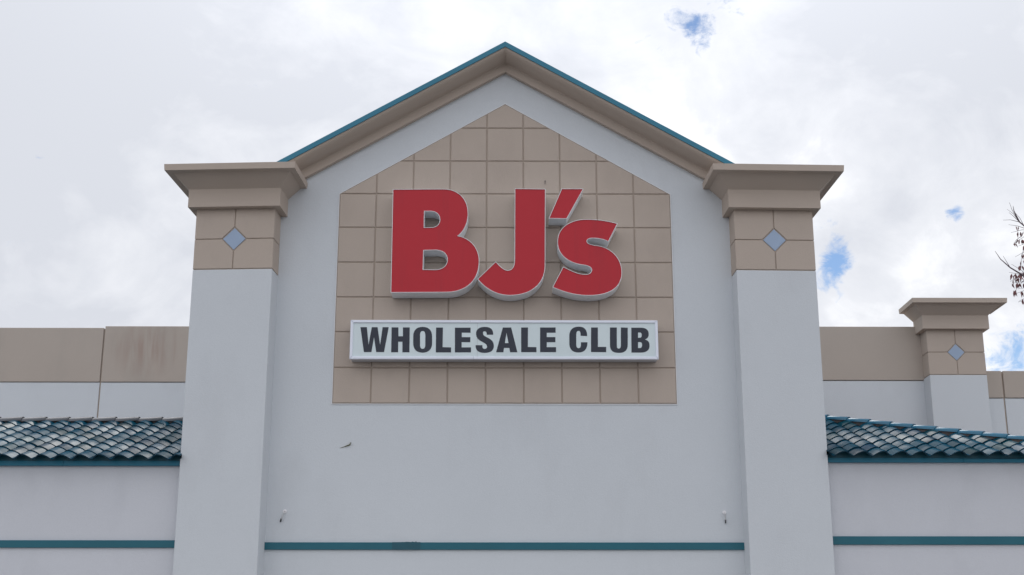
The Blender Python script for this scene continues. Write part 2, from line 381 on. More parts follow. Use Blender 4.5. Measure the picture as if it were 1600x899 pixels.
# pillars: white shaft, scored beige block with a diamond, flaring capital
def pillar(parent, cx, yf, w, d, as_part, yaw=0.0):
    """yaw turns the whole pillar about its outer front edge"""
    h = w / 2; before = set(bpy.data.objects)
    shaft = obj('shaft' if not as_part else 'corner_pillar', bx(cx - h, cx + h, yf, yf + d, 0, 7.640, bev=0.008), M_white, parent)
    top = shaft if as_part else parent
    # beige block
    bm = bmesh.new(); t = 0.016
    box(bm, cx - h + t, cx + h - t, yf + t, yf + d - t, 7.60, 8.70)
    core = obj('scored_block', bm, M_groove, top)
    bm = bmesh.new()
    z0, zm, z1, gp, D_ = 7.655, 8.157, 8.69, 0.008, 0.198
    def quad(sx, sz):
        za, zb = (zm + gp, z1) if sz > 0 else (zm - gp, z0)
        xa, xb = cx + sx * gp, cx + sx * h
        c = D_ + gp
        p = [(cx + sx * c, za), (xb, za), (xb, zb), (xa, zb), (xa, zm + sz * c)]
        return p
    for sx in (-1, 1):
        for sz in (-1, 1):
            cushion(bm, quad(sx, sz), yf + t, yf, 0.005)
            za, zb = (zm + gp, z1) if sz > 0 else (z0, zm - gp)
            xs = sorted((cx + sx * (h - t), cx + sx * h)); box(bm, xs[0], xs[1], yf + t + 0.001, yf + d, za, zb)
    obj('block_facing', bm, M_beige, core)
    bm = bmesh.new(); q = D_ - 0.012
    cushion(bm, [(cx - q, zm), (cx, zm - q), (cx + q, zm), (cx, zm + q)], yf + t + 0.002, yf + 0.004, 0.004)
    obj('diamond_tile', bm, M_diamond, top)
    # capital
    prof = [(0.0, 8.672), (0.108, 8.668), (0.108, 8.972), (0.120, 8.985), (0.310, 9.168), (0.412, 9.170), (0.420, 9.272), (0.30, 9.294), (-0.3, 9.294)]
    bm = bmesh.new(); rings = []
    for o, z in prof:
        o2 = o
        rings.append([bm.verts.new(p) for p in ((cx - h - o2, yf - o2 * 1.28, z), (cx + h + o2, yf - o2 * 1.28, z), (cx + h + o2, yf + d + min(o2, 0.02), z), (cx - h - o2, yf + d + min(o2, 0.02), z))])
    for a, b in zip(rings, rings[1:]):
        for k in range(4): bm.faces.new((a[k], a[(k + 1) % 4], b[(k + 1) % 4], b[k]))
    bm.faces.new(rings[0][::-1]); bm.faces.new(rings[-1])
    es = [e_ for e_ in bm.edges if e_.calc_face_angle(0) > R(25)]
    bmesh.ops.bevel(bm, geom=es, offset=0.007, segments=2, affect='EDGES', profile=0.5)
    obj('capital', bm, M_beige_cap, top)
    if yaw:
        px = cx + math.copysign(h, cx)
        M = Matrix.Translation((px, yf, 0)) @ Matrix.Rotation(yaw, 4, 'Z') @ Matrix.Translation((-px, -yf, 0))
        for o in set(bpy.data.objects) - before: o.data.transform(M)
    return shaft
pillar(tower, -4.408, 20.74, 1.300, 2.6, True, R(-3.4))
pillar(tower, 4.404, 20.74, 1.300, 2.6, True, R(1.9))

# ------------------------------------------------------------------ tiled wings
def wave(u, skew=0.0):                    # S-tile section: round barrel with one steep and one easy flank
    u = u - skew * (1 - math.cos(2 * math.pi * u))
    c = 0.5 + 0.5 * math.cos(2 * math.pi * u)
    return 1.35 * c - 0.35 * c * c
def tile_field(org, ex, eu, n_, width, run, ncol, nrow, keep, u0=0.0, lo_x=-1e9, hi_x=1e9, mitre=None, skew=0.05):
    """S-tiles laid on a slope. ex = along the eave, eu = up the slope, n_ = normal; keep(point) trims the field"""
    bm = bmesh.new(); lay = bm.loops.layers.color.new('tile_tone')
    H, lift, th, K = 0.074, 0.014, 0.020, 16
    rnd = random.Random(11)
    for c in range(ncol):
        for r in range(nrow):
            ctr = org + ex * ((c + 0.5) * width + u0) + eu * ((r + 0.45) * run)
            if not keep(ctr): continue
            tone = rnd.uniform(0.75, 1.3); hue = rnd.uniform(0.92, 1.08)
            jx, jn, ju = rnd.uniform(-.004, .004), rnd.uniform(-.003, .003), rnd.uniform(-.006, .006)
            tw = rnd.uniform(-.006, .006); fs = []
            lo, mid, hi, rim, und, end = [], [], [], [], [], []
            for k in range(K + 1):
                u = k / K
                x = (c + u - 0.5) * width + u0 + jx + (u - .5) * 0.01
                x = min(max(x, lo_x), hi_x)
                hh = wave(u - 0.5, skew) * H + (u - .5) * tw
                def P(a, dz):
                    v = org + ex * x + eu * a + n_ * (hh + dz + jn)
                    if mitre: v = mitre(v)
                    return v
                a0 = r * run - 0.015 + ju
                lo.append(bm.verts.new(P(a0, lift))); rim.append(bm.verts.new(P(a0, lift - 0.0005)))
                mid.append(bm.verts.new(P((r + 0.5) * run, lift * 0.5)))
                q = P((r + 1) * run + 0.03, -0.002); hi.append(bm.verts.new(q))
                und.append(bm.verts.new(P(a0 + 0.006, lift - th)))
                if r == 0: end.append(bm.verts.new(q - n_ * 0.004))
            for k in range(K):
                for a, b_ in ((lo, mid), (mid, hi)):
                    f = bm.faces.new((a[k], a[k + 1], b_[k + 1], b_[k])); f.smooth = True; fs.append(f)
                f = bm.faces.new((und[k], und[k + 1], rim[k + 1], rim[k])); f.material_index = 1; fs.append(f)
                if r == 0:
                    f = bm.faces.new((und[k], end[k], end[k + 1], und[k + 1])); f.material_index = 1; fs.append(f)
            for f in fs:
                for l in f.loops: l[lay] = (tone * hue, tone, tone / hue, 1)
    return bm
def barrel_run(p0, p1, n, rad, bm, up):
    """overlapping half-round cap tiles from p0 (high) to p1 (low)"""
    d = (p1 - p0) / n; ax = d.normalized(); side = ax.cross(up).normalized(); nn = side.cross(ax)
    for k in range(n):
        a = p0 + d * k - ax * 0.04; b = p0 + d * (k + 1)
        rows = []
        for p, rr, lf in ((a, rad * 0.86, -0.004), (b, rad, 0.010), (b, rad - 0.015, 0.010)):
            rows.append([bm.verts.new(p + side * (math.cos(t) * rr * 1.1) + nn * (math.sin(t) * rr * 0.72 + lf)) for t in [math.pi * i / 10 for i in range(11)]])
        for i in range(10):
            f = bm.faces.new((rows[0][i], rows[0][i + 1], rows[1][i + 1], rows[1][i])); f.smooth = True
            bm.faces.new((rows[1][i], rows[1][i + 1], rows[2][i + 1], rows[2][i]))
SLOPE = 0.322
def slope_frame():
    eu = Vector((0, 1, SLOPE)).normalized(); ex = Vector((1, 0, 0)); return ex, eu, ex.cross(eu)
RUN, TW = 0.380, 0.3005
EY, RY = 20.66, 24.36
L_run = (RY - EY) * math.sqrt(1 + SLOPE ** 2)
NR = int(round(L_run / RUN)); RUN = L_run / NR

def wing(label, x0, x1, zt, z_trim, hip, u0, board_z, inner):
    t = thing('low_wing', label, 'building', ((x0 + x1) / 2, 21.0, 0), 'low tiled wings beside the tower')
    y_back = 28.99 if hip is None else 29.44
    obj('wall', bx(x0, x1, 20.9, y_back, 0, board_z[1] + 0.03), M_white_low, t)
    zb0, zb1 = board_z
    # fascia board in butted lengths
    bm = bmesh.new(); a = x0
    joint = [-6.9, -10.2, -13.5] if hip is None else [7.2]
    xs = sorted([x0, x1] + [j for j in joint if x0 < j < x1])
    for p, q in zip(xs, xs[1:]): box(bm, p + (0.0015 if p != x0 else 0), q - (0.0015 if q != x1 else 0), 20.818, 20.899, zb0, zb1, bev=0.003)
    obj('fascia_board', bm, M_fascia, t)
    bm = bmesh.new(); box(bm, x0, x1, 20.865, 20.93, z_trim[0], z_trim[1], bev=0.004)
    obj('trim_band', bm, M_teal, t)
    ex, eu, nn = slope_frame()
    org = Vector((x0 if hip is None else inner, EY, zt - 0.024))
    # closure under the first course's barrels, recess shade put into its dark colour
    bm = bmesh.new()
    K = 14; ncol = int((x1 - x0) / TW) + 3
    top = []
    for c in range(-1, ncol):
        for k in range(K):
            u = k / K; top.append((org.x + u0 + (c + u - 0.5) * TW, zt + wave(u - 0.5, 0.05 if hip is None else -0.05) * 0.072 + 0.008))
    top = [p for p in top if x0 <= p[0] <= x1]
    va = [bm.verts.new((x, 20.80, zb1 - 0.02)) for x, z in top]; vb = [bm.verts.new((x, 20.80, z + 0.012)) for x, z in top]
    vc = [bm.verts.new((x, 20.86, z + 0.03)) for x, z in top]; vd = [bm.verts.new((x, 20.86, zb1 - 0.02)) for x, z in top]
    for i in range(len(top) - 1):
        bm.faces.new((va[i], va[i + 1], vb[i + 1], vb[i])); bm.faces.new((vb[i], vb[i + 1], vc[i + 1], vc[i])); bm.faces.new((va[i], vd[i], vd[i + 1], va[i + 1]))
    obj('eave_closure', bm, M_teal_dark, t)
    zr = zt + SLOPE * (RY - EY)
    if hip is None:
        keep = lambda p: True
        tiles = obj('tile_roof', tile_field(org, ex, eu, nn, TW, RUN, 40, NR, keep, u0, hi_x=-5.035 - x0), [M_tile, M_tile_edge], t)
        bm = bmesh.new()
        barrel_run(Vector((x0, RY, zr + 0.0)), Vector((x1 - 0.02, RY, zr + 0.0)), int((x1 - x0) / 0.42), 0.125, bm, Vector((0, 0, 1)))
        obj('ridge_tiles', bm, M_ridge_left, tiles)
        bm = bmesh.new(); box(bm, x0, x1 - 0.02, RY - 0.075, RY + 0.075, zr - 0.25, zr + 0.03)
        obj('mortar_bed', bm, M_mortar, tiles)
        bm = bmesh.new()
        prism = [(EY + 0.26, zt + 0.03), (RY, zr - 0.035), (RY, zr - 0.6), (EY + 0.28, zt - 0.06)]
        va = [bm.verts.new((x0, y, z)) for y, z in prism]; vb = [bm.verts.new((x1, y, z)) for y, z in prism]
        bm.faces.new(va); bm.faces.new(vb[::-1])
        for i in range(4): bm.faces.new((va[i], vb[i], vb[(i + 1) % 4], va[(i + 1) % 4]))
        obj('roof_deck', bm, M_mortar, tiles)
        obj('flat_roof', bx(x0, x1, RY - 0.02, y_back, zb1 + 0.031, zb1 + 0.5), M_roofdeck, t)
    else:
        (hx, hy), (ex_, ey_) = hip        # hip line in plan: high end, low end
        k = (ex_ - hx) / (hy - ey_)
        line_x = lambda y: hx + (hy - y) * k
        keep = lambda p: p.x < line_x(p.y) + 0.13 and p.y < hy
        def mitre(v): v.x = min(v.x, line_x(v.y) - 0.01); return v
        tiles = obj('tile_roof', tile_field(org, ex, eu, nn, TW, RUN, int((x1 - inner) / TW) + 2, NR + 3, keep, u0, lo_x=0.01, mitre=mitre, skew=-0.05), [M_tile, M_tile_edge], t)
        zhi = zt + SLOPE * (hy - EY)
        bm = bmesh.new()
        p0, p1 = Vector((hx, hy, zhi + 0.03)), Vector((ex_, ey_, zt + 0.03))
        barrel_run(p0, p1, int(round((p1 - p0).length / 0.415)), 0.105, bm, Vector((0, 0, 1)))
        obj('hip_tiles', bm, M_ridge, tiles)
        bm = bmesh.new()
        d = (p1 - p0).normalized(); sd_ = d.cross(Vector((0, 0, 1))).normalized()
        a = [p0 + sd_ * s * 0.085 + Vector((0, 0, z)) for s, z in ((-1, 0.015), (1, 0.015), (1, -0.25), (-1, -0.25))]
        b = [p1 + sd_ * s * 0.085 + Vector((0, 0, z)) for s, z in ((-1, 0.0), (1, 0.0), (1, -0.25), (-1, -0.25))]
        va = [bm.verts.new(p) for p in a]; vb = [bm.verts.new(p) for p in b]
        bm.faces.new(va); bm.faces.new(vb[::-1])
        for i in range(4): bm.faces.new((va[i], vb[i], vb[(i + 1) % 4], va[(i + 1) % 4]))
        obj('mortar_bed', bm, M_mortar, tiles)
        # deck below the tiles, front and end slopes meeting under the hip
        bm = bmesh.new(); o_ = -0.04
        A = [(inner + 0.03, EY + 0.20, zt + o_), (ex_, ey_ + 0.06, zt + o_), (hx, hy, zhi + o_), (inner + 0.03, hy, zhi + o_)]
        B = [(hx, y_back, zhi + o_), (ex_, y_back, zt + o_)]
        v = [bm.verts.new(p) for p in A + B]
        bm.faces.new((v[0], v[1], v[2], v[3])); bm.faces.new((v[1], v[5], v[4], v[2]))
        obj('roof_deck', bm, M_mortar, tiles)
        # end slope, tiled the same way, facing the side street
        k2 = (zhi - zt) / (ex_ - hx); eu2 = Vector((-1, 0, k2)).normalized(); ex2 = Vector((0, 1, 0)); n2 = ex2.cross(eu2)
        org2 = Vector((ex_, ey_, zt - 0.17))
        def mitre2(v): v.x = max(v.x, line_x(v.y) + 0.22); return v
        keep2 = lambda p: p.x > line_x(p.y) - 0.1 and p.x > hx and p.y < y_back
        obj('end_roof', tile_field(org2, ex2, eu2, n2, TW, RUN, int((y_back - ey_) / TW), 14, keep2, 0.1, mitre=mitre2), [M_tile, M_tile_edge], t)
    return t
M_ridge_left = mat('sky_sheen_grey_ridge_tile', (0.13, 0.135, 0.15), 0.5, 0.25, 3.0, 0.2, 18, 0.4)  # left ridge caps: reflected sky put into the grey base colour
wing('low white left wing with teal barrel tile roof and level ridge', -17.0, -5.0, 4.574, (3.218, 3.332), None, 0.187, (4.479, 4.573), -5.03)
wing('low white right wing whose teal tile roof has a sloping hip', 5.0, 9.88, 4.636, (3.270, 3.398), ((5.03, 25.03), (9.95, 20.69)), -0.0285, (4.540, 4.628), 5.03)

# ------------------------------------------------------------------ long parapet walls of the store behind
def parapet(label, x0, x1, yf, zb, panels, seams):
    """panels = list of (x0, x1, top); seam gaps are filled with a recessed sealant strip"""
    t = thing('parapet_wall', label, 'wall', ((x0 + x1) / 2, yf + 0.2, 0), 'parapet walls behind the tower')
    lo = bmesh.new(); up = bmesh.new()
    for a, b, top in panels:
        box(lo, a, b, yf, yf + 0.35, 0, zb - 0.012, bev=0.008)
        box(up, a, b, yf - 0.018, yf + 0.33, zb, top, bev=0.012)
    obj('lower_wall', lo, M_white, t); obj('upper_band', up, M_beige_stain, t)
    if seams:
        bm = bmesh.new()
        for x, top in seams: box(bm, x - 0.03, x + 0.03, yf + 0.025, yf + 0.30, 0, top - 0.03)
        obj('joint_sealant', bm, M_groove, t)
    return t
parapet('long stained beige and white parapet wall behind the left tile roof', -15, -4.9, 29.0, 7.46,
        [(-15.0, -8.965, 8.690), (-8.935, -4.9, 8.728)], [(-8.95, 8.70)])
parapet('plain beige and white parapet wall between tower and far pillar', 4.9, 10.1, 29.45, 7.607, [(4.9, 10.09, 8.852)], [])
parapet('lowest parapet wall at the far right beyond the far pillar', 10.1, 17, 29.45, 7.208,
        [(10.10, 11.218, 7.825), (11.252, 13.8, 7.825)], [(11.235, 7.8)])
pil = thing('pilaster', 'distant white pillar with flared beige cap behind the right tile roof', 'pillar', (10.09, 29.2, 0))
pillar(pil, 10.09, 29.0, 1.272, 0.50, False)
obj('roof_behind', bx(-14.9, 13.7, 32.4, 65, 6.0, 6.6), M_roofdeck, None)
rb = bpy.data.objects['roof_behind']; rb.name = 'store_roof'; tag(rb, 'flat grey roof of the store behind the parapet walls', 'roof')

# ------------------------------------------------------------------ the red channel letters
BIG = {
"B":[[[-1.843,9.013],[-1.009,9.02],[-0.961,9.017],[-0.915,9.01],[-0.871,8.999],[-0.83,8.983],[-0.791,8.962],[-0.755,8.937],[-0.722,8.908],[-0.693,8.875],[-0.668,8.838],[-0.647,8.798],[-0.629,8.753],[-0.617,8.705],[-0.609,8.654],[-0.606,8.599],[-0.606,8.563],[-0.609,8.528],[-0.614,8.495],[-0.62,8.462],[-0.629,8.43],[-0.639,8.4],[-0.65,8.371],[-0.664,8.343],[-0.678,8.317],[-0.695,8.292],[-0.712,8.27],[-0.731,8.248],[-0.751,8.229],[-0.772,8.212],[-0.725,8.201],[-0.681,8.186],[-0.64,8.167],[-0.603,8.145],[-0.569,8.119],[-0.538,8.091],[-0.51,8.059],[-0.486,8.025],[-0.466,7.989],[-0.449,7.951],[-0.436,7.91],[-0.426,7.868],[-0.42,7.825],[-0.418,7.78],[-0.421,7.716],[-0.429,7.655],[-0.443,7.598],[-0.462,7.544],[-0.487,7.495],[-0.517,7.449],[-0.553,7.408],[-0.594,7.371],[-0.639,7.339],[-0.69,7.313],[-0.746,7.291],[-0.806,7.275],[-0.871,7.265],[-0.94,7.261],[-1.835,7.255]],[[-1.323,8.638],[-1.22,8.638],[-1.199,8.637],[-1.179,8.635],[-1.161,8.63],[-1.145,8.624],[-1.129,8.616],[-1.116,8.606],[-1.104,8.596],[-1.093,8.584],[-1.084,8.57],[-1.077,8.556],[-1.071,8.541],[-1.067,8.525],[-1.064,8.508],[-1.063,8.49],[-1.064,8.473],[-1.066,8.456],[-1.07,8.441],[-1.076,8.427],[-1.083,8.413],[-1.092,8.401],[-1.102,8.391],[-1.114,8.381],[-1.128,8.373],[-1.143,8.366],[-1.159,8.361],[-1.176,8.357],[-1.195,8.355],[-1.216,8.354],[-1.322,8.354]],[[-1.324,7.967],[-1.13,7.972],[-1.105,7.971],[-1.08,7.968],[-1.058,7.964],[-1.037,7.957],[-1.018,7.949],[-1.001,7.939],[-0.985,7.928],[-0.971,7.915],[-0.96,7.9],[-0.95,7.884],[-0.942,7.867],[-0.937,7.848],[-0.933,7.829],[-0.932,7.807],[-0.933,7.787],[-0.936,7.767],[-0.941,7.748],[-0.948,7.73],[-0.958,7.714],[-0.969,7.699],[-0.983,7.685],[-0.999,7.672],[-1.017,7.662],[-1.037,7.653],[-1.059,7.645],[-1.083,7.64],[-1.109,7.637],[-1.136,7.636],[-1.327,7.638]]],
"J":[[[0.165,9.029],[0.664,9.023],[0.651,7.71],[0.647,7.647],[0.636,7.587],[0.62,7.53],[0.597,7.478],[0.568,7.43],[0.534,7.386],[0.494,7.346],[0.449,7.311],[0.4,7.281],[0.346,7.256],[0.287,7.237],[0.224,7.222],[0.158,7.213],[0.088,7.21],[0.04,7.212],[-0.005,7.217],[-0.05,7.225],[-0.093,7.236],[-0.135,7.25],[-0.175,7.267],[-0.213,7.286],[-0.25,7.308],[-0.285,7.332],[-0.319,7.358],[-0.351,7.387],[-0.382,7.417],[-0.411,7.448],[-0.438,7.482],[-0.147,7.773],[-0.133,7.757],[-0.119,7.741],[-0.105,7.726],[-0.092,7.711],[-0.078,7.697],[-0.064,7.684],[-0.051,7.672],[-0.037,7.661],[-0.023,7.651],[-0.009,7.643],[0.004,7.636],[0.018,7.631],[0.033,7.628],[0.047,7.627],[0.062,7.628],[0.077,7.632],[0.09,7.637],[0.102,7.644],[0.113,7.653],[0.122,7.664],[0.131,7.676],[0.139,7.69],[0.145,7.705],[0.15,7.722],[0.154,7.741],[0.157,7.761],[0.159,7.782],[0.16,7.804]]],
"apostrophe":[[[0.936,9.028],[1.289,9.029],[1.01,8.513],[0.722,8.517]]],
"S":[[[1.839,8.428],[1.686,8.121],[1.669,8.13],[1.652,8.138],[1.635,8.145],[1.617,8.152],[1.598,8.158],[1.579,8.163],[1.56,8.167],[1.541,8.171],[1.522,8.173],[1.503,8.176],[1.484,8.177],[1.466,8.179],[1.448,8.179],[1.431,8.179],[1.417,8.179],[1.404,8.178],[1.392,8.176],[1.382,8.174],[1.373,8.171],[1.364,8.168],[1.357,8.164],[1.351,8.159],[1.346,8.154],[1.342,8.149],[1.339,8.143],[1.337,8.137],[1.335,8.131],[1.335,8.125],[1.336,8.115],[1.34,8.106],[1.346,8.098],[1.353,8.091],[1.362,8.084],[1.373,8.079],[1.386,8.073],[1.4,8.068],[1.416,8.064],[1.434,8.06],[1.453,8.056],[1.473,8.053],[1.496,8.05],[1.519,8.047],[1.57,8.035],[1.618,8.018],[1.662,7.998],[1.703,7.974],[1.739,7.946],[1.772,7.916],[1.801,7.882],[1.826,7.847],[1.848,7.809],[1.865,7.769],[1.878,7.727],[1.888,7.684],[1.893,7.64],[1.894,7.595],[1.89,7.542],[1.879,7.493],[1.863,7.448],[1.842,7.406],[1.815,7.369],[1.782,7.336],[1.744,7.306],[1.702,7.281],[1.654,7.259],[1.602,7.241],[1.545,7.228],[1.483,7.218],[1.418,7.212],[1.348,7.21],[1.3,7.211],[1.253,7.214],[1.207,7.219],[1.162,7.225],[1.118,7.233],[1.075,7.242],[1.033,7.253],[0.992,7.265],[0.952,7.277],[0.914,7.29],[0.876,7.304],[0.841,7.319],[0.806,7.333],[0.773,7.348],[0.947,7.688],[0.972,7.675],[0.996,7.662],[1.021,7.649],[1.045,7.637],[1.07,7.625],[1.095,7.613],[1.12,7.603],[1.145,7.593],[1.171,7.584],[1.198,7.576],[1.224,7.57],[1.252,7.565],[1.28,7.563],[1.308,7.562],[1.321,7.562],[1.334,7.564],[1.345,7.566],[1.355,7.569],[1.365,7.573],[1.374,7.578],[1.382,7.583],[1.388,7.589],[1.394,7.596],[1.399,7.603],[1.403,7.611],[1.406,7.619],[1.408,7.628],[1.408,7.637],[1.408,7.647],[1.405,7.657],[1.402,7.666],[1.396,7.674],[1.389,7.682],[1.381,7.689],[1.371,7.695],[1.36,7.701],[1.347,7.706],[1.333,7.71],[1.318,7.714],[1.302,7.718],[1.284,7.721],[1.265,7.723],[1.214,7.732],[1.165,7.745],[1.119,7.76],[1.076,7.778],[1.037,7.8],[1.001,7.824],[0.969,7.851],[0.94,7.88],[0.916,7.913],[0.895,7.948],[0.879,7.985],[0.868,8.025],[0.861,8.067],[0.859,8.112],[0.862,8.161],[0.871,8.208],[0.885,8.252],[0.904,8.292],[0.929,8.33],[0.958,8.364],[0.992,8.394],[1.03,8.421],[1.073,8.444],[1.119,8.464],[1.17,8.479],[1.225,8.49],[1.283,8.497],[1.345,8.499],[1.383,8.499],[1.421,8.497],[1.459,8.495],[1.496,8.493],[1.532,8.489],[1.567,8.485],[1.603,8.48],[1.638,8.474],[1.672,8.468],[1.706,8.461],[1.74,8.453],[1.773,8.445],[1.806,8.437]]]}
